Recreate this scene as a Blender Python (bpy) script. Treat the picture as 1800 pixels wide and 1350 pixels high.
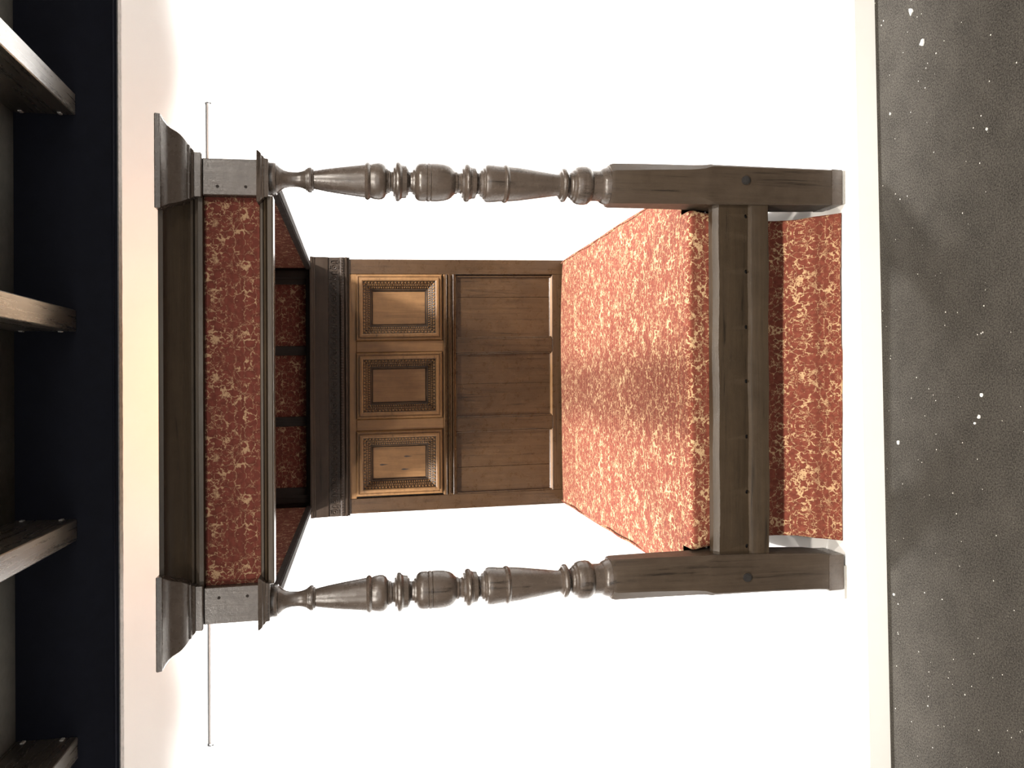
import bpy, bmesh, math, random
from mathutils import Vector, Matrix
random.seed(7)
S = bpy.context.scene
for o in list(bpy.data.objects): bpy.data.objects.remove(o)
C = S.collection
PH = 0.08            # height of the white plinth above the carpet

# ------------------------------------------------------------------ camera
cd = bpy.data.cameras.new('camera'); cam = bpy.data.objects.new('camera', cd); C.objects.link(cam)
pitch, roll = 0.1837, 0.0039
c_, s_ = math.cos(pitch), math.sin(pitch)
fwd = Vector((0, c_, -s_)); right = Vector((1, 0, 0)); down = Vector((0, -s_, -c_))
r2 = right*math.cos(roll) + down*math.sin(roll)
d2 = down*math.cos(roll) - right*math.sin(roll)
# the photograph lies on its side: picture right is world down, picture top is world right
cam.matrix_world = Matrix(((d2.x, r2.x, -fwd.x, -0.002), (d2.y, r2.y, -fwd.y, -2.5812), (d2.z, r2.z, -fwd.z, 1.6467+PH), (0, 0, 0, 1)))
cd.sensor_fit = 'HORIZONTAL'; cd.sensor_width = 36; cd.lens = 1456/1800*36; cd.clip_start = .05
S.camera = cam

# ------------------------------------------------------------------ light
S.view_settings.view_transform = 'Standard'; S.view_settings.look = 'None'
S.view_settings.exposure = 0; S.view_settings.gamma = 1; S.view_settings.use_curve_mapping = False
w = bpy.data.worlds.new('world'); S.world = w; w.use_nodes = True
w.node_tree.nodes['Background'].inputs[0].default_value = (.95, .97, 1, 1)
w.node_tree.nodes['Background'].inputs[1].default_value = .3

def lamp(name, kind, loc, target, power, color=(1, 1, 1), **kw):
    d = bpy.data.lights.new(name, kind); d.energy = power; d.color = color
    for k, v in kw.items(): setattr(d, k, v)
    o = bpy.data.objects.new(name, d); C.objects.link(o); o.location = loc
    o.rotation_euler = (Vector(target)-Vector(loc)).to_track_quat('-Z', 'Y').to_euler()
    return o
# spot lamps up in the well behind the dark bulkhead, washing the white wall and the dais
for x in (-2.2, -1.2, 1.2, 2.2):
    lamp('wall_wash_spot', 'SPOT', (x, .75, 3.35), (x*1.05, 1.62, 1.05), 680, (1, .985, .97), spot_size=math.radians(100), spot_blend=.45, shadow_soft_size=.08)
# warm strip on top of the tester behind its cornice
for x in (-.48, -.16, .16, .48):
    lamp('warm_bulb', 'POINT', (x, 1.74, 2.44), (0, 2.3, 2.74), 5.2, (1, .43, .17), shadow_soft_size=.035)
# three track spots on the gallery ceiling in front of the bed
for sx in (-1.5, 0, 1.5):
    lamp('track_spot', 'SPOT', (sx, -1.8, 2.74), (sx*.5, -.15, .25), 300, (1, .92, .82), spot_size=math.radians(96), spot_blend=1.0, shadow_soft_size=.09)
# daylight from the gallery behind the photographer
lamp('gallery_daylight', 'AREA', (0, -5.6, 2.25), (0, 0, 1.2), 85, (1, .97, .93), shape='RECTANGLE', size=5.5, size_y=.9)

# ------------------------------------------------------------------ materials
def new_mat(name):
    m = bpy.data.materials.new(name); m.use_nodes = True
    nt = m.node_tree; return m, nt, nt.nodes['Principled BSDF']
def N(nt, t, **kw):
    n = nt.nodes.new(t)
    for k, v in kw.items():
        if k.startswith('i_'):
            key = k[2:]; key = int(key) if key.isdigit() else key.replace('_', ' ')
            n.inputs[key].default_value = v
        else: setattr(n, k, v)
    return n
def ramp(nt, stops, interp='LINEAR'):
    n = nt.nodes.new('ShaderNodeValToRGB'); e = n.color_ramp.elements
    n.color_ramp.interpolation = interp
    while len(e) < len(stops): e.new(.5)
    for k, (p, c) in enumerate(stops):
        e[k].position = p; e[k].color = (c, c, c, 1) if isinstance(c, (int, float)) else (*c, 1)
    return n
def math_(nt, op, a, b=None, c=None, clamp=False):
    n = nt.nodes.new('ShaderNodeMath'); n.operation = op; n.use_clamp = clamp
    for k, v in enumerate((a, b, c)):
        if v is None: continue
        if isinstance(v, (int, float)): n.inputs[k].default_value = v
        else: nt.links.new(v, n.inputs[k])
    return n.outputs[0]
def mixc(nt, f, a, b, mode='MIX'):
    n = nt.nodes.new('ShaderNodeMix'); n.data_type = 'RGBA'; n.blend_type = mode
    for sock, v in ((n.inputs[0], f), (n.inputs[6], a), (n.inputs[7], b)):
        if isinstance(v, (int, float)): sock.default_value = v
        elif isinstance(v, tuple): sock.default_value = (*v, 1)
        else: nt.links.new(v, sock)
    return n.outputs[2]

WC = {}
def wood(kind, axis):
    if (kind, axis) in WC: return WC[kind, axis]
    spec = {'dark':  ((.032, .025, .020), (.100, .076, .060), .25, .5),
            'leg':   ((.022, .0150, .0100), (.074, .053, .036), .42, .3),
            'rail':  ((.020, .014, .009), (.060, .040, .023), .42, .3),
            'gold':  ((.066, .031, .012), (.255, .136, .054), .42, .25),
            'brown': ((.018, .009, .004), (.070, .037, .0165), .28, .3),
            'frieze': ((.014, .009, .006), (.048, .032, .022), .38, .22),
            'black': ((.010, .008, .007), (.035, .026, .022), .65, .12),
            'polish': ((.030, .024, .018), (.080, .062, .045), .20, .5),
            'joist': ((.035, .030, .023), (.095, .080, .062), .27, .5),
            'pale':  ((.26, .19, .12), (.62, .48, .34), .6, .2)}[kind]
    m, nt, b = new_mat('oak_'+kind+'_'+axis)
    tc = N(nt, 'ShaderNodeTexCoord'); mp = N(nt, 'ShaderNodeMapping')
    sc = {'X': (1.6, 38, 38), 'Y': (38, 1.6, 38), 'Z': (38, 38, 1.6)}[axis]
    mp.inputs['Scale'].default_value = sc; nt.links.new(tc.outputs['Object'], mp.inputs[0])
    n1 = N(nt, 'ShaderNodeTexNoise', i_Scale=1.6, i_Detail=9, i_Roughness=.72, i_Distortion=.5)
    nt.links.new(mp.outputs[0], n1.inputs[0])
    n2 = N(nt, 'ShaderNodeTexNoise', i_Scale=4.5, i_Detail=5, i_Roughness=.65)
    nt.links.new(tc.outputs['Object'], n2.inputs[0])
    n3 = N(nt, 'ShaderNodeTexNoise', i_Scale=26, i_Detail=6, i_Roughness=.7)
    nt.links.new(tc.outputs['Object'], n3.inputs[0])
    f = math_(nt, 'MULTIPLY_ADD', n1.outputs[0], .9, math_(nt, 'MULTIPLY_ADD', n2.outputs[0], .8, math_(nt, 'MULTIPLY', n3.outputs[0], .35)))
    r = ramp(nt, [(.62, spec[0]), (1.0, spec[1])]); r.color_ramp.elements[0].position = .34
    nt.links.new(math_(nt, 'MULTIPLY', f, .62), r.inputs[0])
    # dark open grain and dents
    g = ramp(nt, [(.33, .25), (.42, 1)]); nt.links.new(n1.outputs[0], g.inputs[0])
    nt.links.new(mixc(nt, 0.0 if kind == 'joist' else .8, r.outputs[0], g.outputs[0], 'MULTIPLY'), b.inputs['Base Color'])
    rr = math_(nt, 'MULTIPLY_ADD', n1.outputs[0] if kind == 'joist' else n3.outputs[0], .3, spec[2]-.13)
    nt.links.new(rr, b.inputs['Roughness'])
    b.inputs['Specular IOR Level'].default_value = spec[3]
    if kind == 'joist': b.inputs['IOR'].default_value = 2.8
    bp = N(nt, 'ShaderNodeBump', i_Strength=.08 if kind == 'joist' else .35, i_Distance=.0025)
    nt.links.new(math_(nt, 'ADD', n1.outputs[0], n3.outputs[0]), bp.inputs['Height'])
    nt.links.new(bp.outputs[0], b.inputs['Normal'])
    WC[kind, axis] = m; return m

def damask(name, ground, gold, sv=1.0):
    m, nt, b = new_mat(name); L = nt.links.new
    uv = N(nt, 'ShaderNodeUVMap'); sp = N(nt, 'ShaderNodeSeparateXYZ'); L(uv.outputs[0], sp.inputs[0])
    u = math_(nt, 'PINGPONG', sp.outputs[0], .1765)
    v = math_(nt, 'MULTIPLY', sp.outputs[1], sv)
    cb = N(nt, 'ShaderNodeCombineXYZ'); L(u, cb.inputs[0]); L(v, cb.inputs[1])
    # wobble: a broad and a fine one make the outline of every sprig lacy
    P = cb.outputs[0]
    for sc, am in ((22, .055), (70, .024), (170, .005)):
        nd = N(nt, 'ShaderNodeTexNoise', i_Scale=sc, i_Detail=3, i_Roughness=.6); L(P, nd.inputs[0])
        sb = N(nt, 'ShaderNodeVectorMath', operation='SUBTRACT'); sb.inputs[1].default_value = (.5, .5, .5)
        dv = N(nt, 'ShaderNodeVectorMath', operation='SCALE'); dv.inputs[3].default_value = am
        L(nd.outputs['Color'], sb.inputs[0]); L(sb.outputs[0], dv.inputs[0])
        ad = N(nt, 'ShaderNodeVectorMath', operation='ADD'); L(P, ad.inputs[0]); L(dv.outputs[0], ad.inputs[1])
        P = ad.outputs[0]
    vo = N(nt, 'ShaderNodeTexVoronoi', feature='DISTANCE_TO_EDGE', i_Scale=36); L(P, vo.inputs[0])
    vo2 = N(nt, 'ShaderNodeTexVoronoi', feature='DISTANCE_TO_EDGE', i_Scale=62); L(P, vo2.inputs[0])
    # where the tendrils swell into leaves / fade away
    cf = N(nt, 'ShaderNodeCombineXYZ'); L(math_(nt, 'PINGPONG', math_(nt, 'ADD', sp.outputs[0], .043), .353), cf.inputs[0]); L(v, cf.inputs[1])
    na = N(nt, 'ShaderNodeTexNoise', i_Scale=16, i_Detail=5, i_Roughness=.7, i_Distortion=.4); L(cf.outputs[0], na.inputs[0])
    wr = ramp(nt, [(.36, .004), (.43, .022), (.55, .046), (.63, .13), (.76, .30)]); L(na.outputs[0], wr.inputs[0])
    m1 = math_(nt, 'DIVIDE', math_(nt, 'SUBTRACT', wr.outputs[0], vo.outputs['Distance']), .018, clamp=True)
    ng = N(nt, 'ShaderNodeTexNoise', i_Scale=20, i_Detail=3); L(cb.outputs[0], ng.inputs[0])
    gate = ramp(nt, [(.53, 0), (.66, .07)]); L(ng.outputs[0], gate.inputs[0])
    m2 = math_(nt, 'DIVIDE', math_(nt, 'SUBTRACT', gate.outputs[0], vo2.outputs['Distance']), .04, clamp=True)
    nb = N(nt, 'ShaderNodeTexNoise', i_Scale=170, i_Detail=2); L(cb.outputs[0], nb.inputs[0])
    brk = ramp(nt, [(.34, .6), (.48, 1)]); L(nb.outputs[0], brk.inputs[0])
    mask = math_(nt, 'MULTIPLY', math_(nt, 'MAXIMUM', m1, math_(nt, 'MULTIPLY', m2, .85)), brk.outputs[0])
    # ground shade variation (weave)
    nw = N(nt, 'ShaderNodeTexNoise', i_Scale=60, i_Detail=4); L(cb.outputs[0], nw.inputs[0])
    gr = ramp(nt, [(.3, tuple(x*.72 for x in ground)), (.7, tuple(x*1.22 for x in ground))]); L(nw.outputs[0], gr.inputs[0])
    L(mixc(nt, mask, gr.outputs[0], gold), b.inputs['Base Color'])
    b.inputs['Roughness'].default_value = .8; b.inputs['Sheen Weight'].default_value = .03
    b.inputs['Sheen Tint'].default_value = (1, .75, .6, 1); b.inputs['Specular IOR Level'].default_value = .08
    bp = N(nt, 'ShaderNodeBump', i_Strength=.5, i_Distance=.002)
    L(math_(nt, 'ADD', mask, nb.outputs[0]), bp.inputs['Height']); L(bp.outputs[0], b.inputs['Normal'])
    return m
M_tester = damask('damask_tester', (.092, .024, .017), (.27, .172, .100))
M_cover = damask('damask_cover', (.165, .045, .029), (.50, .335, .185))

def plain(name, col, rough=.6, noise=None, spec=.5, bump=0, scale=40):
    m, nt, b = new_mat(name)
    b.inputs['Roughness'].default_value = rough; b.inputs['Specular IOR Level'].default_value = spec
    if noise is None: b.inputs['Base Color'].default_value = (*col, 1)
    else:
        tc = N(nt, 'ShaderNodeTexCoord'); n = N(nt, 'ShaderNodeTexNoise', i_Scale=scale, i_Detail=6, i_Roughness=.65)
        nt.links.new(tc.outputs['Object'], n.inputs[0])
        r = ramp(nt, [(.3, tuple(x*(1-noise) for x in col)), (.7, tuple(min(1, x*(1+noise)) for x in col))])
        nt.links.new(n.outputs[0], r.inputs[0]); nt.links.new(r.outputs[0], b.inputs['Base Color'])
        if bump:
            bp = N(nt, 'ShaderNodeBump', i_Strength=.6, i_Distance=bump)
            nt.links.new(n.outputs[0], bp.inputs['Height']); nt.links.new(bp.outputs[0], b.inputs['Normal'])
    return m
M_white = plain('white_wall_paint', (.86, .85, .835), .7, .015, .3, scale=3)
M_dais = plain('white_dais_paint', (.90, .88, .845), .55, .02, .3, scale=4)
M_navy = plain('navy_paint', (.0075, .0085, .0155), .6, .15, .15, scale=14)
M_raw = plain('raw_board_edge', (.24, .22, .205), .8, .25, .2, bump=.002, scale=60)
M_ceil = plain('grey_ceiling', (.075, .071, .062), .8, .15, .2, scale=20)
M_dark = plain('iron_and_hole_shade', (.02, .018, .017), .45, .3, .5)
M_steel = plain('grey_metal', (.035, .035, .035), .5, .1, .2)
M_clip = plain('pale_clip', (.5, .48, .45), .5, .1, .4)
M_pad = plain('grey_pad', (.3, .29, .27), .7, .1, .3)
M_scrap = plain('white_paper_scrap', (.85, .84, .8), .8, .04, .2)
def carpet_mat():
    m, nt, b = new_mat('charcoal_carpet'); L = nt.links.new
    tc = N(nt, 'ShaderNodeTexCoord')
    n1 = N(nt, 'ShaderNodeTexNoise', i_Scale=210, i_Detail=6, i_Roughness=.75); L(tc.outputs['Object'], n1.inputs[0])
    n2 = N(nt, 'ShaderNodeTexNoise', i_Scale=9, i_Detail=4, i_Roughness=.6); L(tc.outputs['Object'], n2.inputs[0])
    f = math_(nt, 'MULTIPLY_ADD', n2.outputs[0], .13, math_(nt, 'MULTIPLY', n1.outputs[0], .87))
    r = ramp(nt, [(.41, (.024, .022, .019)), (.59, (.090, .082, .071))]); L(f, r.inputs[0])
    sp = N(nt, 'ShaderNodeTexVoronoi', i_Scale=38); L(tc.outputs['Object'], sp.inputs[0])
    ns = N(nt, 'ShaderNodeTexNoise', i_Scale=16, i_Detail=2); L(tc.outputs['Object'], ns.inputs[0])
    sz = ramp(nt, [(.38, .02), (.62, .11)]); L(ns.outputs[0], sz.inputs[0])
    fl = math_(nt, 'GREATER_THAN', sz.outputs[0], math_(nt, 'ADD', sp.outputs['Distance'], math_(nt, 'MULTIPLY', n1.outputs[0], .05)))
    L(mixc(nt, fl, r.outputs[0], (.72, .70, .64)), b.inputs['Base Color'])
    b.inputs['Roughness'].default_value = .95; b.inputs['Specular IOR Level'].default_value = .1
    bp = N(nt, 'ShaderNodeBump', i_Strength=.9, i_Distance=.004); L(n1.outputs[0], bp.inputs['Height']); L(bp.outputs[0], b.inputs['Normal'])
    return m
M_carpet = carpet_mat()

# ------------------------------------------------------------------ helpers
def link(name, bm, mat, parent=None, rack=False, smooth=None, label=None):
    if rack:
        for v in bm.verts: v.co.x -= .0186*(v.co.z-1)
    bmesh.ops.recalc_face_normals(bm, faces=bm.faces)
    me = bpy.data.meshes.new(name); bm.to_mesh(me); bm.free()
    if mat: me.materials.append(mat)
    o = bpy.data.objects.new(name, me); C.objects.link(o)
    if parent: o.parent = parent
    if smooth is not None:
        me.polygons.foreach_set('use_smooth', [True]*len(me.polygons)); me.set_sharp_from_angle(angle=math.radians(smooth))
    if label: o['label'] = label
    return o
def tag(o, label, cat, group=None, kind=None):
    o['label'] = label; o['category'] = cat
    if group: o['group'] = group
    if kind: o['kind'] = kind
    return o
def struct(o, label=None):
    o['kind'] = 'structure'
    if label: o['label'] = label
    return o
def bx(bm, x0, x1, y0, y1, z0, z1, bev=0, seg=1):
    t = bmesh.new()
    vs = [t.verts.new((x, y, z)) for x in (x0, x1) for y in (y0, y1) for z in (z0, z1)]
    for f in ((0, 1, 3, 2), (4, 6, 7, 5), (0, 4, 5, 1), (2, 3, 7, 6), (0, 2, 6, 4), (1, 5, 7, 3)): t.faces.new([vs[k] for k in f])
    if bev: bmesh.ops.bevel(t, geom=t.edges[:], offset=bev, segments=seg, affect='EDGES')
    merge(bm, t)
def merge(bm, t):
    me = bpy.data.meshes.new('tmp'); t.to_mesh(me); t.free(); bm.from_mesh(me); bpy.data.meshes.remove(me)
def box(name, a, mat, parent=None, bev=.002, rack=False, **kw):
    bm = bmesh.new(); bx(bm, *a, bev=bev); return link(name, bm, mat, parent, rack, **kw)
def lathe(bm, prof, cx, cy, seg=48, cap=True):
    rings = []
    for z, r in prof:
        rings.append([bm.verts.new((cx+r*math.cos(2*math.pi*k/seg), cy+r*math.sin(2*math.pi*k/seg), z)) for k in range(seg)])
    for a, b in zip(rings, rings[1:]):
        for k in range(seg): bm.faces.new((a[k], a[(k+1) % seg], b[(k+1) % seg], b[k]))
    if cap: bm.faces.new(rings[0]); bm.faces.new(rings[-1][::-1])
def loft(bm, rings, cap=True, closed=True):
    R = [[bm.verts.new(p) for p in r] for r in rings]
    for a, b in zip(R, R[1:]):
        n = len(a)
        for k in range(n if closed else n-1): bm.faces.new((a[k], a[(k+1) % n], b[(k+1) % n], b[k]))
    if cap: bm.faces.new(R[0]); bm.faces.new(R[-1][::-1])
def prism_x(bm, prof, x0, x1):      # profile of (y, z) pushed along x
    loft(bm, [[(x0, y, z) for y, z in prof], [(x1, y, z) for y, z in prof]])
def tube(bm, pts, r, seg=8):
    rings = []
    for i, p in enumerate(pts):
        p = Vector(p); d = (Vector(pts[min(i+1, len(pts)-1)])-Vector(pts[max(i-1, 0)])).normalized()
        a = d.orthogonal().normalized() if abs(d.z) > .9 else d.cross(Vector((0, 0, 1))).normalized(); b = d.cross(a)
        rings.append([p+r*(math.cos(2*math.pi*k/seg)*a+math.sin(2*math.pi*k/seg)*b) for k in range(seg)])
    loft(bm, rings)
def cyl_y(bm, x, y0, y1, z, r, seg=16):
    loft(bm, [[(x+r*math.cos(2*math.pi*k/seg), y, z+r*math.sin(2*math.pi*k/seg)) for k in range(seg)] for y in (y0, y1)])
def set_uv(o, fn):
    me = o.data; uv = me.uv_layers.new(name='UVMap')
    for l in me.loops: uv.data[l.index].uv = fn(me.vertices[l.vertex_index].co)

# ------------------------------------------------------------------ the room
X1 = 4.2
struct(box('floor', (-X1, X1, -6, 2.5, -.05, 0), M_carpet, bev=0), 'dark grey carpet speckled with white lint')
struct(box('wall_back', (-X1, X1, 2.30, 2.42, 0, 3.6), M_white, bev=0), 'brightly lit white wall behind the bed')
struct(box('wall_left', (-X1-.1, -X1, -6, 2.5, 0, 3.6), M_white, bev=0))
struct(box('wall_right', (X1, X1+.1, -6, 2.5, 0, 3.6), M_white, bev=0))
CZ = 2.7675+PH
struct(box('ceiling', (-X1, X1, -6, .42, CZ, CZ+.1), M_ceil, bev=0), 'dark grey gallery ceiling')
struct(box('ceiling_well', (-X1, X1, .42, 2.5, 3.5, 3.6), M_white, bev=0), 'upper ceiling over the lamp well')
# white dais the bed stands on (front edge a touch out of square)
bm = bmesh.new()
pl = [(-X1, -.2), (X1, .037), (X1, 2.30), (-X1, 2.30)]
loft(bm, [[(x, y, 0) for x, y in pl], [(x, y, PH) for x, y in pl]])
bmesh.ops.bevel(bm, geom=[e for e in bm.edges if all(v.co.z > .05 and v.co.y < 1 for v in e.verts)], offset=.004, segments=2, affect='EDGES')
struct(link('trim_1', bm, M_dais), 'low white dais under the bed')
# bulkhead
bulk = link('trim_2', None or (lambda b: (bx(b, -X1, X1, .42, .455, 2.4422+PH+.004, 3.52), b)[1])(bmesh.new()), M_navy)
struct(bulk, 'dark navy painted bulkhead above the bed')
bm = bmesh.new(); bx(bm, -X1, X1, .4215, .462, 2.4422+PH, 2.4422+PH+.0045)
bmesh.ops.subdivide_edges(bm, edges=[e for e in bm.edges if abs(e.verts[0].co.x-e.verts[1].co.x) > 1], cuts=400)
for v in bm.verts:
    if v.co.y > .45: v.co.y += random.uniform(-.0012, .0022)
o = link('raw_edge', bm, M_raw, bulk, label='ragged unpainted grey board edge')
bm = bmesh.new(); bx(bm, -X1, X1, .414, .4205, 2.4422+PH+.012, 2.4422+PH+.02, bev=.002)
link('lip', bm, M_navy, bulk)

# ------------------------------------------------------------------ ceiling joists
labs = {.9413: 'stained timber ceiling joist nearest the top of the photo, lit almost white',
        .2157: 'timber ceiling joist second from the top of the photo, glowing warm',
        -.4852: 'timber ceiling joist third from the top of the photo, above the left bed post',
        -1.216: 'timber ceiling joist nearest the bottom of the photo, greyish sheen'}
for k, (x, lb) in enumerate(labs.items()):
    e = bpy.data.objects.new('ceiling_joist', None); C.objects.link(e); e.location = (x, .42, 2.5755+PH)
    tag(e, lb, 'joist', 'ceiling joists')
    h = CZ-(2.5755+PH)
    bm = bmesh.new(); bx(bm, -.0363, .0363, -6.3, -.001, 0, h, bev=.003)
    link('timber', bm, wood('joist', 'Y'), e)
    bm = bmesh.new()
    sgn = -1 if x > 0 else 1
    for z in (.043, .163):
        bm2 = bmesh.new(); bx(bm2, sgn*.036-.004, sgn*.036+.004, -.03, -.008, z-.006, z+.006, bev=.0015)
        link('fixing_clip', bm2, M_clip, e, label='small pale fixing clip')
    bm.free()

# ------------------------------------------------------------------ four poster bed
bed = bpy.data.objects.new('four_poster_bed', None); C.objects.link(bed); bed.location = (0, 0, PH)
tag(bed, 'carved dark oak four poster tester bed on the white dais', 'bed')
def part(name, bm, mat, parent=None, **kw):
    return link(name, bm, mat, parent or bed, rack=True, **kw)

prof = [(1.9174, 0.0578), (1.9141, 0.0491), (1.909, 0.0502), (1.8988, 0.0502), (1.892, 0.0483), (1.8912, 0.043), (1.8869, 0.0413), (1.8784, 0.0334), (1.8682, 0.0273), (1.8546, 0.0238), (1.8375, 0.0229), (1.8255, 0.0235), (1.8135, 0.0265), (1.805, 0.03), (1.8032, 0.0336), (1.7989, 0.0341), (1.7981, 0.0371), (1.7921, 0.0389), (1.786, 0.038), (1.7843, 0.0336), (1.78, 0.0327), (1.7783, 0.0283), (1.7394, 0.0355), (1.6959, 0.0419), (1.6521, 0.0473), (1.624, 0.051), (1.6222, 0.0546), (1.6152, 0.0591), (1.6081, 0.0547), (1.6063, 0.0516), (1.5975, 0.0547), (1.5816, 0.0571), (1.5709, 0.0557), (1.562, 0.0503), (1.5567, 0.0405), (1.5531, 0.0396), (1.5514, 0.036), (1.546, 0.036), (1.5442, 0.0315), (1.5389, 0.0306), (1.5362, 0.036), (1.5353, 0.045), (1.5309, 0.0459), (1.53, 0.0523), (1.5264, 0.0595), (1.521, 0.0613), (1.5157, 0.0595), (1.5121, 0.055), (1.5103, 0.0541), (1.5085, 0.0514), (1.4942, 0.0497), (1.4924, 0.0433), (1.4888, 0.0416), (1.487, 0.0325), (1.4816, 0.0307), (1.4762, 0.0325), (1.4744, 0.038), (1.469, 0.0398), (1.4663, 0.047), (1.4618, 0.0534), (1.4546, 0.058), (1.4456, 0.0593), (1.4329, 0.0591), (1.4302, 0.0571), (1.4275, 0.0599), (1.4202, 0.0599), (1.4175, 0.0572), (1.4148, 0.0592), (1.3966, 0.0591), (1.3766, 0.0574), (1.3601, 0.0529), (1.351, 0.0474), (1.3455, 0.0411), (1.3418, 0.0383), (1.34, 0.0356), (1.3327, 0.0347), (1.3308, 0.031), (1.3235, 0.0311), (1.3198, 0.0347), (1.318, 0.0457), (1.3124, 0.0466), (1.3115, 0.0521), (1.3069, 0.0576), (1.3014, 0.0595), (1.2959, 0.0577), (1.2922, 0.0522), (1.2885, 0.0513), (1.2866, 0.0495), (1.2737, 0.0477), (1.2718, 0.0413), (1.2663, 0.033), (1.2607, 0.033), (1.2589, 0.0404), (1.2515, 0.0422), (1.2496, 0.0468), (1.245, 0.0496), (1.2422, 0.0561), (1.2347, 0.0592), (1.2236, 0.0592), (1.2031, 0.0571), (1.1844, 0.0554), (1.1825, 0.0581), (1.1769, 0.0609), (1.1712, 0.0591), (1.1675, 0.0554), (1.1336, 0.0528), (1.0863, 0.0464), (1.0387, 0.0397), (1.0043, 0.0347), (0.9985, 0.0355), (0.9956, 0.0411), (0.9908, 0.0449), (0.9899, 0.0505), (0.9841, 0.0542), (0.9774, 0.0533), (0.9716, 0.0449), (0.9696, 0.0365), (0.9639, 0.0352), (0.96, 0.0403), (0.9552, 0.0422), (0.9523, 0.0478), (0.9465, 0.0497), (0.9426, 0.0562), (0.9329, 0.0606), (0.9194, 0.062), (0.9155, 0.0613), (0.9116, 0.0624), (0.8999, 0.0602), (0.8921, 0.0536), (0.8882, 0.0495), (0.8707, 0.0486), (0.857, 0.0496), (0.8531, 0.0547), (0.8452, 0.0585), (0.8335, 0.062), (0.8236, 0.0624), (0.8138, 0.0596), (0.8059, 0.0568)]

def rect_loft(bm, lv):     # (z, x0, x1, y0, y1)
    loft(bm, [[(a, c, z), (b, c, z), (b, d, z), (a, d, z)] for z, a, b, c, d in lv])
# cornice section: (height, how far it stands out)
CORN = [(2.0985, .000), (2.0985, .010), (2.1015, .0135), (2.1190, .0135), (2.1195, .017), (2.1225, .020), (2.1265, .0225), (2.1290, .030),
        (2.1335, .0310), (2.1345, .0345), (2.1390, .0410), (2.1440, .0470), (2.1500, .0530), (2.1570, .0580), (2.1650, .0620), (2.1740, .0665), (2.1820, .0730),
        (2.1890, .0820), (2.1930, .0900), (2.1945, .0930), (2.1950, .0970), (2.2085, .0985), (2.2110, .0960)]

for sx in (1, -1):
    # --- post: turned shaft, octagonal and square leg, all one piece of oak
    xt = sx*.650
    bm = bmesh.new(); lathe(bm, prof, xt, .065, 56)
    legs = [(.832, .0625, .030, .0), (.820, .0655, .030, .0), (.70, .0655, .026, .0), (.56, .0650, .020, .0), (.515, .0650, .016, .0),
            (.490, .0670, .010, .0), (.475, .0660, .006, .0), (.30, .0640, .005, .003), (.10, .0615, .004, .008), (.045, .0600, .004, .012), (.012, .0595, .005, .012)]
    rings = []
    for z, h, c, sh in legs:
        cx = (xt + (.002 if z > .5 else 0)) if sx > 0 else (xt - sh*1.6)
        cx += random.uniform(-.0008, .0008)
        hy = h
        rings.append([(cx+a, .0655+b, z) for a, b in ((-h+c, -hy), (h-c, -hy), (h, -hy+c), (h, hy-c), (h-c, hy), (-h+c, hy), (-h, hy-c), (-h, -hy+c))])
    post = part('bed_post', bm, wood('dark', 'Z'), smooth=32)
    bm = bmesh.new(); loft(bm, rings)
    lathe(bm, [(.80, .05), (.834, .0595), (.84, .055)], xt, .065, 40)
    part('leg', bm, wood('leg', 'Z'), post, smooth=32)
    fz = .050 if sx > 0 else .066; fc = rings[-1][0][0]+.0545
    bm = bmesh.new(); rect_loft(bm, [(.0105, fc-.0590, fc+.0590, .0055, .1255), (.016, fc-.0600, fc+.0600, .0045, .1265), (fz, fc-.0608, fc+.0608, .0040, .127)])
    part('foot_block', bm, wood('dark', 'Z'), post, label='paler worn block at the foot of the leg')
    # pegs and the iron bolt covers
    bm = bmesh.new(); cyl_y(bm, sx*.664, -.0045, .006, .3695, .0145, 20); cyl_y(bm, sx*.664, -.0065, .006, .3695, .0105, 20)
    part('bolt_cover', bm, M_dark, post, label='round black iron bolt cover')
    # abacus
    xo, xi = sx*.692, sx*.5835
    bm = bmesh.new(); xa, xb = sorted((xo, xi))
    rect_loft(bm, [(1.910, xa-.002, xb+.002, -.002, .12), (1.921, xa-.004, xb+.004, -.004, .122), (1.923, xa-.008, xb+.008, -.008, .125),
                   (1.928, xa-.011, xb+.011, -.011, .125), (1.930, xa-.016, xb+.016, -.016, .125), (1.936, xa-.021, xb+.021, -.021, .125), (1.941, xa-.023, xb+.023, -.023, .125), (1.9425, xa-.019, xb+.019, -.019, .125)])
    part('abacus', bm, wood('dark', 'X'), post, smooth=25)
    # plain corner block
    bm = bmesh.new(); bx(bm, xa, xb, 0, .118, 1.9425, 2.0985, bev=.002)
    blk = part('corner_block', bm, wood('dark', 'Z'), post)
    for z in (1.975, 2.056):
        bm = bmesh.new(); cyl_y(bm, sx*(.609 if sx > 0 else .615), -.0012, .004, z, .0045, 10)
        part('peg', bm, wood('black', 'X'), post)

# --- tester
bm = bmesh.new()
bx(bm, -.68, .68, 2.092, 2.13, 1.90, 2.13, bev=.002)
bx(bm, -.655, .655, .10, 2.09, 2.118, 2.1335, bev=.001)
tester = part('tester', bm, wood('black', 'X'))
for k in range(8):
    bm = bmesh.new(); bx(bm, -.70+.175*k+.0015, -.70+.175*(k+1)-.0015, .10, 2.12, 2.135, 2.158, bev=.002)
    part('roof_board', bm, wood('pale', 'Y'), tester)
for sx in (1, -1):
    xa, xb = sorted((sx*.692, sx*.5835))
    bm = bmesh.new()
    lv = []
    for z, p in CORN:
        pi_ = p*.62
        a, b = (xa-p, xb+pi_) if sx < 0 else (xa-pi_, xb+p)
        lv.append((z, a, b, -p, .16))
    rect_loft(bm, lv)
    part('corner_cornice', bm, wood('dark', 'X'), tester, smooth=28)
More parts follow.
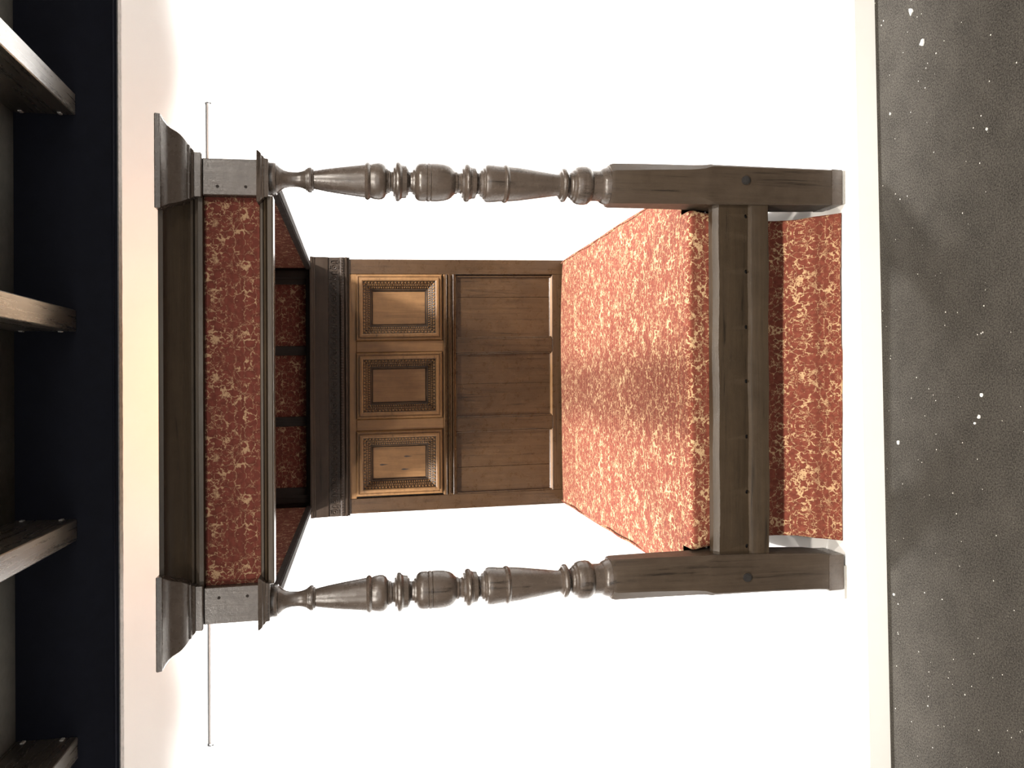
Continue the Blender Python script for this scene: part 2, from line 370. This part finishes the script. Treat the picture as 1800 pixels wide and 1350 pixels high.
# centre cornice set back between the corners
bm = bmesh.new()
pr = [(.10, 2.0985), (.012, 2.0985), (.008, 2.100), (.008, 2.1125), (.016, 2.1145), (.018, 2.1230), (.006, 2.1265), (.004, 2.1330), (.010, 2.1370), (.007, 2.143),
      (-.002, 2.150), (-.010, 2.158), (-.016, 2.167), (-.022, 2.177), (-.034, 2.187), (-.046, 2.1945), (-.062, 2.1960), (-.064, 2.2090), (.10, 2.211)]
prism_x(bm, pr, -.615, .615)
part('centre_cornice', bm, wood('rail', 'X'), tester, smooth=28)
# side cornices and side pelmets run back to the headboard
for sx in (1, -1):
    bm = bmesh.new(); q = [(sx*(.66-(y-.0)), z) for y, z in pr]
    loft(bm, [[(x, .16, z) for x, z in q], [(x, 2.1, z) for x, z in q]])
    part('side_cornice', bm, wood('dark', 'Y'), tester, smooth=28)
    bm = bmesh.new(); xa, xb = sorted((sx*.652, sx*.668)); bx(bm, xa, xb, .118, 2.09, 1.925, 2.10)
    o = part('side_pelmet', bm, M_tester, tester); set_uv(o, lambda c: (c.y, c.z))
    bm = bmesh.new(); xa, xb = sorted((sx*.642, sx*.680)); bx(bm, xa, xb, .118, 2.09, 1.898, 1.926, bev=.004, seg=2)
    part('side_moulding', bm, wood('black', 'Y'), tester)
# front pelmet with damask panel
bm = bmesh.new(); prism = [(.030, 2.0982), (.030, 1.936), (.052, 1.936), (.052, 2.0982)]; prism_x(bm, prism, -.583, .583)
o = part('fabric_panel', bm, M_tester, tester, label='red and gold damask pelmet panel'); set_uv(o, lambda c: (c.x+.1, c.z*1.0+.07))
bm = bmesh.new()
prism_x(bm, [(.055, 1.9385), (.026, 1.9385), (.020, 1.9355), (.020, 1.9290), (.025, 1.9275), (.016, 1.9240), (.0125, 1.9195), (.018, 1.9165), (.010, 1.9140), (.010, 1.9020), (.013, 1.8995), (.052, 1.8995)], -.585, .585)
part('bottom_moulding', bm, wood('rail', 'X'), tester, smooth=28)
bm = bmesh.new(); bx(bm, -.585, .585, .0130, .062, 1.8975, 1.8994)
part('underside_strip', bm, wood('polish', 'X'), tester, label='polished underside strip catching the white of the wall')

# --- upper back of the tester: framed damask panels above the headboard
for a, b in ((.2277, .5632), (-.1571, .1767), (-.5435, -.2097)):
    bm = bmesh.new(); bx(bm, a, b, 2.078, 2.094, 1.925, 2.13)
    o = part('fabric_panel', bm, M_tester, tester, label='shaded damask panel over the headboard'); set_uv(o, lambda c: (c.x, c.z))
for a, b in ((.5632, .652), (.1767, .2277), (-.2097, -.1571), (-.652, -.5435)):
    bm = bmesh.new(); bx(bm, a, b, 2.066, 2.092, 1.925, 2.13, bev=.003)
    if b-a > .07:
        m_ = (a+b)/2+.01*(1 if a > 0 else -1); bx(bm, m_-.022, m_+.022, 2.056, 2.068, 1.91, 2.13, bev=.004)
    part('frame_bar', bm, wood('black', 'Z'), tester)
bm = bmesh.new(); bx(bm, -.652, .652, 2.062, 2.094, 1.900, 1.926, bev=.003); part('frame_rail', bm, wood('black', 'X'), tester)

# --- headboard
HY = 2.07
bm = bmesh.new(); bx(bm, -.69, .69, HY+.03, HY+.06, .25, 1.9)
hb = part('headboard', bm, wood('brown', 'Z'))
def hpart(name, a, kind, axis, bev=.0025, **kw):
    bm = bmesh.new(); bx(bm, *a, bev=bev); return part(name, bm, wood(kind, axis), hb, **kw)
for sx in (1, -1):
    xa, xb = sorted((sx*.7025, sx*.6195)); hpart('stile', (xa, xb, HY, HY+.045, 0, 1.70), 'gold' if 0 else 'brown2' if 0 else 'brown', 'Z')
hpart('rail', (-.6195, .6195, HY, HY+.04, 1.655, 1.70), 'gold', 'X')
hpart('rail', (-.6195, .6195, HY, HY+.04, 1.105, 1.175), 'gold', 'X')
hpart('rail', (-.6195, .6195, HY, HY+.04, .43, .5450), 'brown', 'X')
for a, b in ((.186, .249), (-.2474, -.1846)): hpart('muntin', (a, b, HY-.001, HY+.04, 1.175, 1.655), 'gold', 'Z')
for a, b in ((.1759, .2571), (-.2659, -.1912)): hpart('muntin', (a, b, HY, HY+.04, .545, 1.105), 'brown', 'Z')
# three long mouldings of the middle rail
for z0, z1, p in ((1.150, 1.166, .016), (1.134, 1.148, .022), (1.108, 1.128, .012)):
    bm = bmesh.new(); n = 8
    prof_ = [(HY-p*math.sin(math.pi*k/n)-.002, z0+(z1-z0)*k/n) for k in range(n+1)]
    prism_x(bm, [(HY+.01, z0)]+prof_+[(HY+.01, z1)], -.618, .618)
    part('rail_moulding', bm, wood('brown', 'X'), hb, smooth=40)
# lower plain panels with their board joints, and small chamfers round them
for a, b in ((.2571, .6110), (-.1912, .1759), (-.6195, -.2659)):
    cut = a+(b-a)*{.2571: .66, -.1912: .52, -.6195: .42}[a]
    for p, q in ((a, cut-.0008), (cut+.0008, b)):
        bm = bmesh.new(); bx(bm, p, q, HY+.013, HY+.03, .545, 1.105, bev=.001)
        part('panel_board', bm, wood('brown', 'Z'), hb)
    bm = bmesh.new()
    for z0, z1, y0 in ((.545, .557, 0),):      # sloped sill under the lighter chamfer
        loft(bm, [[(a, HY, z0), (b, HY, z0), (b, HY+.02, z0), (a, HY+.02, z0)], [(a+.012, HY+.0125, z1+.004), (b-.012, HY+.0125, z1+.004), (b-.012, HY+.02, z1+.004), (a+.012, HY+.02, z1+.004)]])
    bx(bm, b-.008, b, HY+.002, HY+.02, .548, 1.104, bev=.002); bx(bm, a, a+.008, HY+.002, HY+.02, .548, 1.104, bev=.002); bx(bm, a, b, HY+.002, HY+.02, 1.096, 1.104, bev=.002)
    part('panel_bead', bm, wood('brown', 'X'), hb)
    bm = bmesh.new(); loft(bm, [[(a, HY-.0005, .5455), (b, HY-.0005, .5455), (b, HY+.02, .5455), (a, HY+.02, .5455)], [(a+.010, HY+.012, .5600), (b-.010, HY+.012, .5600), (b-.010, HY+.02, .5600), (a+.010, HY+.02, .5600)]])  # lit slope is coloured in: lighter oak than the beads
    part('sill_chamfer', bm, wood('gold', 'X'), hb, label='sloped sill, its caught light put into a lighter oak colour')
# upper panels: deep carved frames
FR = [(0, .004), (.004, -.006), (.008, -.013), (.014, -.014), (.016, -.010), (.020, -.010), (.023, -.022), (.034, -.024), (.040, -.020), (.043, -.012), (.050, -.009), (.052, -.004),
      (.064, .003), (.066, .008), (.078, .014), (.081, .020), (.086, .021), (.092, .028), (.098, .030)]
def frame_rings(x0, x1, z0, z1, fr):
    return [[(x0+d, HY+y, z0+d), (x1-d, HY+y, z0+d), (x1-d, HY+y, z1-d), (x0+d, HY+y, z1-d)] for d, y in fr]
for a, b in ((.249, .6195), (-.1846, .186), (-.6095, -.2474)):
    z0, z1 = 1.180, 1.660
    bm = bmesh.new(); loft(bm, frame_rings(a, b, z0, z1, FR[:9]), cap=False)
    part('panel_moulding', bm, wood('gold', 'X'), hb, smooth=20)
    bm = bmesh.new(); loft(bm, frame_rings(a, b, z0, z1, FR[8:]), cap=False)
    part('carved_slope', bm, wood('frieze', 'X'), hb, smooth=20)  # crevice shade between the teeth is put into this darker wood
    bm = bmesh.new(); bx(bm, a+.095, b-.095, HY+.026, HY+.034, z0+.095, z1-.095)
    pn = part('raised_panel', bm, wood('gold', 'Z'), hb)
    # rows of cut teeth and beads round the sloping frame
    bm = bmesh.new()
    def tooth(p, along, inw, w_, l_, h_, y):
        # small pyramid on the slope: p centre, along the side, inward direction
        px, pz = p
        base = [(px+along[0]*s*w_+inw[0]*t*l_, y+(.004 if t > 0 else -.001), pz+along[1]*s*w_+inw[1]*t*l_) for s, t in ((-1, -1), (1, -1), (1, 1), (-1, 1))]
        vs = [bm.verts.new(q) for q in base]; ap = bm.verts.new((px-inw[0]*l_*.3, y-h_, pz-inw[1]*l_*.3))
        for k in range(4): bm.faces.new((vs[k], vs[(k+1) % 4], ap))
        bm.faces.new(vs[::-1])
    for d, y, w_, l_, h_, st in ((.0475, HY-.010, .0072, .0055, .0065, .0175), (.060, HY+.000, .0036, .0060, .0065, .0100), (.0735, HY+.011, .0042, .0052, .006, .0125), (.0865, HY+.021, .2, .0016, .002, .5)):
        for along, inw, fx in (((1, 0), (0, 1), lambda t: (t, z0+d)), ((1, 0), (0, -1), lambda t: (t, z1-d)), ((0, 1), (1, 0), lambda t: (a+d, t)), ((0, 1), (-1, 0), lambda t: (b-d, t))):
            lo, hi = (a+d, b-d) if along[0] else (z0+d, z1-d)
            n = max(1, int((hi-lo-.006)/st)); st2 = (hi-lo)/n
            if w_ > .1: tooth(fx((lo+hi)/2), along, inw, (hi-lo)/2, l_, h_, y); continue
            for k in range(n): tooth(fx(lo+(k+.5)*st2), along, inw, w_, l_, h_, y)
    o = part('carved_teeth', bm, wood('gold', 'X'), hb, label='rows of small cut teeth round the panel'); o['kind'] = 'stuff'
    if a < -.5:     # three scorch marks on the panel nearest the photo's bottom
        for x, z in ((-.440, 1.52), (-.398, 1.385), (-.470, 1.40)):
            bm = bmesh.new(); n = 14
            pts = []
            for k in range(n+1):
                t = k/n; rr = .0048*math.sin(math.pi*min(1, t*3.2/2)) if t < .31 else .0048*(1-(t-.31)/.69)**1.2
                pts.append((z+.012-t*.052, max(rr, .0002)))
            ring = [(x+r, HY+.0257, zz) for zz, r in pts]+[(x-r, HY+.0257, zz) for zz, r in reversed(pts)]
            loft(bm, [ring, [(p[0], p[1]+.001, p[2]) for p in ring]])
            part('burn_mark', bm, plain('burn_mark', (.02, .012, .008), .7), hb, label='dark teardrop scorch mark')
# frieze with carving
FZ = [(HY+.03, 1.691), (HY-.004, 1.691), (HY-.008, 1.695), (HY-.006, 1.701), (HY-.018, 1.705), (HY-.020, 1.712), (HY-.012, 1.718), (HY-.016, 1.724), (HY-.020, 1.7350), (HY-.016, 1.742),
      (HY-.012, 1.7455), (HY-.010, 1.8050), (HY-.016, 1.8075), (HY-.022, 1.84), (HY-.024, 1.876), (HY-.030, 1.880), (HY-.032, 1.888), (HY-.038, 1.892), (HY-.040, 1.902), (HY+.03, 1.904)]
bm = bmesh.new(); prism_x(bm, FZ, -.7105, .7105)
part('frieze', bm, wood('frieze', 'X'), hb, smooth=25)
bm = bmesh.new(); n = 48; st = 1.40/n
for k in range(n):
    x = -.70+st*(k+.5); y = HY-.011
    if k % 2 == 0:
        t = bmesh.new(); bmesh.ops.create_icosphere(t, subdivisions=1, radius=.0065); bmesh.ops.transform(t, matrix=Matrix.Translation((x, y, 1.775)), verts=t.verts); merge(bm, t)
        m_ = 10
        for rr, r0 in ((.0125, .0028),):
            ring = [(x+rr*math.cos(2*math.pi*j/m_), y-.001, 1.775+rr*1.15*math.sin(2*math.pi*j/m_)) for j in range(m_+1)]; tube(bm, ring, r0, 5)
        for z in (1.752, 1.798): bx(bm, x-.009, x+.009, y-.005, y+.004, z-.003, z+.003)
    else:
        arc = [(x-.008, y-.002, 1.758)]+[(x+.008*math.cos(math.pi*(1-j/5)), y-.002, 1.778+.014*math.sin(math.pi*j/5)) for j in range(6)]+[(x+.008, y-.002, 1.758)]
        tube(bm, arc, .003, 5)
        t = bmesh.new(); bmesh.ops.create_icosphere(t, subdivisions=1, radius=.0045); bmesh.ops.transform(t, matrix=Matrix.Translation((x, y, 1.765)), verts=t.verts); merge(bm, t)
        bx(bm, x-.006, x+.006, y-.006, y+.004, 1.746, 1.752)
o = part('carved_frieze_relief', bm, wood('frieze', 'X'), hb, smooth=30, label='band of carved rings and arches'); o['kind'] = 'stuff'
bm = bmesh.new()
for k in range(96):
    x = -.703+1.406*(k+.5)/96; bx(bm, x-.0042, x+.0042, HY-.0235, HY-.015, 1.7265, 1.7375)
o = part('frieze_dentils', bm, wood('frieze', 'X'), hb); o['kind'] = 'stuff'

# --- bed rails
def cut_holes(o, holes):
    bm = bmesh.new()
    for x, z, r in holes: cyl_y(bm, x, -.03, .042, z, r, 12)
    me = bpy.data.meshes.new('cutter'); bmesh.ops.recalc_face_normals(bm, faces=bm.faces); bm.to_mesh(me); bm.free()
    c = bpy.data.objects.new('cutter', me); C.objects.link(c); c.location = (0, 0, PH)
    md = o.modifiers.new('b', 'BOOLEAN'); md.operation = 'DIFFERENCE'; md.object = c; md.solver = 'EXACT'
    bpy.context.view_layer.update(); dg = bpy.context.evaluated_depsgraph_get()
    new = bpy.data.meshes.new_from_object(o.evaluated_get(dg)); o.modifiers.clear(); o.data = new
    bpy.data.objects.remove(c); bpy.data.meshes.remove(me)
bm = bmesh.new()
prism_x(bm, [(.058, .2800), (.016, .2800), (.0115, .2830), (.011, .3400), (.013, .3455), (.0225, .3520), (.0225, .3535), (.0215, .3560), (.018, .4580), (.024, .4660), (.030, .4765), (.058, .4765)], -.595, .595)
bmesh.ops.subdivide_edges(bm, edges=[e for e in bm.edges if abs(e.verts[0].co.x-e.verts[1].co.x) > 1], cuts=60)
for v in bm.verts:       # gently worn edges
    if v.co.y < .05: v.co.z += .0012*math.sin(v.co.x*17+v.co.z*40)+random.uniform(-.0005, .0005); v.co.y += .0012*math.sin(v.co.x*9+1)
rail = part('foot_rail', bm, wood('rail', 'X'), smooth=25)
holes = [(x-.0186*(.36-1), .3575, .0072) for x in (.5487, .362, .1753, -.0075, -.1942, -.3808, -.5636)]
cut_holes(rail, holes)
for x in (.5487, .362, .1753, -.0075, -.1942, -.3808, -.5636):
    bm = bmesh.new(); cyl_y(bm, x, .0365, .0415, .3575, .0072, 12)  # dark disc stands in for the shade down the hole
    part('rope_hole_shade', bm, M_dark, rail, label='dark disc for the shade inside a bed rope hole')
for sx in (1, -1):
    bm = bmesh.new(); xa, xb = sorted((sx*.600, sx*.645)); bx(bm, xa, xb, .12, HY+.02, .285, .47, bev=.004)
    part('side_rail', bm, wood('black', 'Y'))
bm = bmesh.new(); bx(bm, -.645, .645, .14, 2.05, .36, .45)
part('bed_base', bm, wood('black', 'Y'))
for sx in (1, -1):
    bm = bmesh.new(); xa, xb = sorted((sx*.62, sx*.70)); bx(bm, xa, xb, HY+.0, HY+.07, 0, .25)
    part('rear_leg', bm, wood('black', 'Z'))

# ------------------------------------------------------------------ mattress + cover
cv = bpy.data.objects.new('bedspread', None); C.objects.link(cv); cv.location = (0, .1, PH)
tag(cv, 'red and gold damask bedspread hanging over the foot rail side of the bed', 'bedspread')
def top_z(x, y):
    t = (y-.1)/1.95
    return .536-.034*t-.010*(abs(x)/.70)**4+.003*math.sin(7*y+2*x)+.0025*math.sin(5*x+3*y)
bm = bmesh.new(); uvl = bm.loops.layers.uv.new('UVMap')
def sheet(nu, nv, fn):
    g = [[(bm.verts.new(fn(i/nu, j/nv)[0]), fn(i/nu, j/nv)[1]) for i in range(nu+1)] for j in range(nv+1)]
    for j in range(nv):
        for i in range(nu):
            q = (g[j][i], g[j][i+1], g[j+1][i+1], g[j+1][i]); f = bm.faces.new([p[0] for p in q]); f.smooth = True
            for l, p in zip(f.loops, q): l[uvl].uv = p[1]
def main(u, v):
    y = .168+v*(2.052-.168)
    R_ = .022; W_ = .702; drop = .40; tot = 2*(W_-R_)+2*(drop+R_*1.57); s = (u-.5)*tot; a = abs(s); sg = 1 if s > 0 else -1
    if a <= W_-R_: x, dz = a, 0
    elif a < W_-R_+R_*1.57: t = (a-W_+R_)/R_; x, dz = W_-R_+R_*math.sin(t), -R_*(1-math.cos(t))
    else: h = a-(W_-R_+R_*1.57); x = W_+.006*math.sin(y*14)*min(1, h*5)+h*.02; dz = -R_-h
    z = top_z(sg*min(a, W_), y)+dz
    e = min(1, (2.052-y)/.03); z -= .018*(1-e)**2
    return (sg*x, y-.1, z), (s, -y+.04)
sheet(150, 90, main)
def tongue(u, v):
    # foot part: between the posts, over the fold, then down behind the rail
    tot = .085+.535; s = v*tot
    R_ = .016
    if s < .069: y, z = .169-s, top_z((u-.5)*1.15, .169-s)
    elif s < .069+R_*1.57: t = (s-.069)/R_; y, z = .100-R_*math.sin(t), top_z((u-.5)*1.15, .1)-R_*(1-math.cos(t))
    else:
        h = s-.069-R_*1.57; z = top_z((u-.5)*1.15, .1)-R_-h; z = max(z, .004)
        y = .084+.010*min(1, h/.05)
        if z < .26:
            k = (.26-z)/.26; y = .094-.058*max(0, min(1, (k-.16)/.46))**1.2-.014*max(0, k-.7)/.3
            y += .0030*math.sin(u*31)*k*(1.1-k)*2+.0015*math.sin(u*73+1)*k*(1.1-k)*2
    zz = min(1, max(0, (.52-z)/.24)); hw = .578-.030*zz
    if z < .15: hw += .018*(.15-z)/.15
    if z < .012: z += .002*math.sin(u*9)+.003
    x = (u-.5)*2*hw
    return (x, y-.1, z), ((u-.5)*2*.578, -.169+s+.04)
sheet(110, 110, tongue)
sh = link('spread', bm, M_cover, cv, rack=True)
sh.data.polygons.foreach_set('use_smooth', [True]*len(sh.data.polygons))
so = sh.modifiers.new('s', 'SOLIDIFY'); so.thickness = .003; so.offset = -1
for sx in (1, -1):
    bm = bmesh.new(); pts = [(sx*(.688+.002*math.sin(y*.5)), y*.0188*1.0, 0) for y in ()]
    pts = [(sx*(.684+.003*math.sin(k*.9)), .07+k*.0485, top_z(.69, .17+k*.0485)+.000) for k in range(40)]
    tube(bm, pts, .0045, 6)
    o = link('piped_seam', bm, M_cover, cv, rack=True, smooth=60); set_uv(o, lambda c: (c.y, c.x))

# ------------------------------------------------------------------ small things
for sx, lb in ((1, 'thin grey pad under the right front leg of the bed, at the photo\'s top'), (-1, 'thin grey pad under the left front leg of the bed, at the photo\'s bottom')):
    cx = sx*(.668 if sx > 0 else .688)
    tag(box('foot_pad', (cx-.056, cx+.058, .004, .118, PH, PH+.009), M_pad, bev=.001), lb, 'pad', 'pads under the bed feet')
# hanging rail on the wall with its end hooks
r = bpy.data.objects.new('hanging_rail', None); C.objects.link(r); r.location = (-.22, 2.29, 2.4775+PH)
tag(r, 'long thin grey metal rail fixed to the white wall behind the tester', 'rail')
bm = bmesh.new(); bx(bm, -1.80, 1.80, -.006, .004, -.0035, .0035, bev=.001); link('bar', bm, M_steel, r)
for x in (-1.795, 1.795):
    bm = bmesh.new(); tube(bm, [(x, .008, .004), (x, -.012, .002), (x, -.02, -.012), (x, -.012, -.026), (x, -.004, -.024)], .004, 6); link('hook', bm, M_steel, r, smooth=60)
for x, lb in ((1.677, 'small pale wedge standing for a faint shadow on the white wall right of the tester'), (-2.006, 'small pale wedge standing for a faint shadow on the white wall left of the tester')):
    bm = bmesh.new(); rings = [[(x-.03, y, 2.30+PH), (x+.004, y, 2.30+PH), (x+.004, y, 2.262+PH)] for y in (2.285, 2.30)]  # solid grey wedge in place of a faint triangular wall shadow
    loft(bm, rings); tag(link('wall_shadow_wedge', bm, plain('wedge_shadow_grey', (.7, .7, .7), .7), None), lb, 'shadow', 'wall shadow wedges')
bm = bmesh.new(); tube(bm, [(.700, .17, 1.865+PH), (.702, 1.1, 1.864+PH), (.705, 2.06, 1.868+PH)], .0012, 6)
tag(link('curtain_wire', bm, M_steel), 'thin curtain wire running back below the right side of the tester', 'wire')
# white lint and paper scraps on the carpet
scr = [(1.172, -.237, .014, 'largest white paper scrap on the carpet, at the photo\'s top right'), (1.052, -.288, .013, 'torn white scrap on the carpet, second from the photo\'s top'),
       (-.038, -.532, .007, 'small white scrap in the middle of the carpet, farthest from the dais'), (-.197, -.165, .007, 'small white scrap close to the dais, in line with the middle of the bed'),
       (-.100, -.521, .006, 'grey white crumb of lint beside another crumb on the carpet'), (-.119, -.505, .004, 'tiny white crumb next to the larger lint crumb'),
       (-.697, -.141, .005, 'small white crumb by the dais near the left bed post'), (.882, -.130, .004, 'tiny white crumb by the dais right of the bed'), (.703, -.555, .004, 'tiny white crumb far out on the carpet, right of the bed')]
for x, y, s, lb in scr:
    bm = bmesh.new(); n = 7; top = []; bot = []
    for k in range(n):
        a = 2*math.pi*k/n; rr = s*random.uniform(.45, 1.0); ex = 1.25
        top.append((x+rr*math.cos(a)*ex, y+rr*math.sin(a)*.8, .003+random.uniform(0, .003))); bot.append((x+rr*math.cos(a)*ex, y+rr*math.sin(a)*.8, 0.0005))
    loft(bm, [bot, top]); tag(link('paper_scrap', bm, M_scrap), lb, 'scrap', 'white scraps on the carpet')
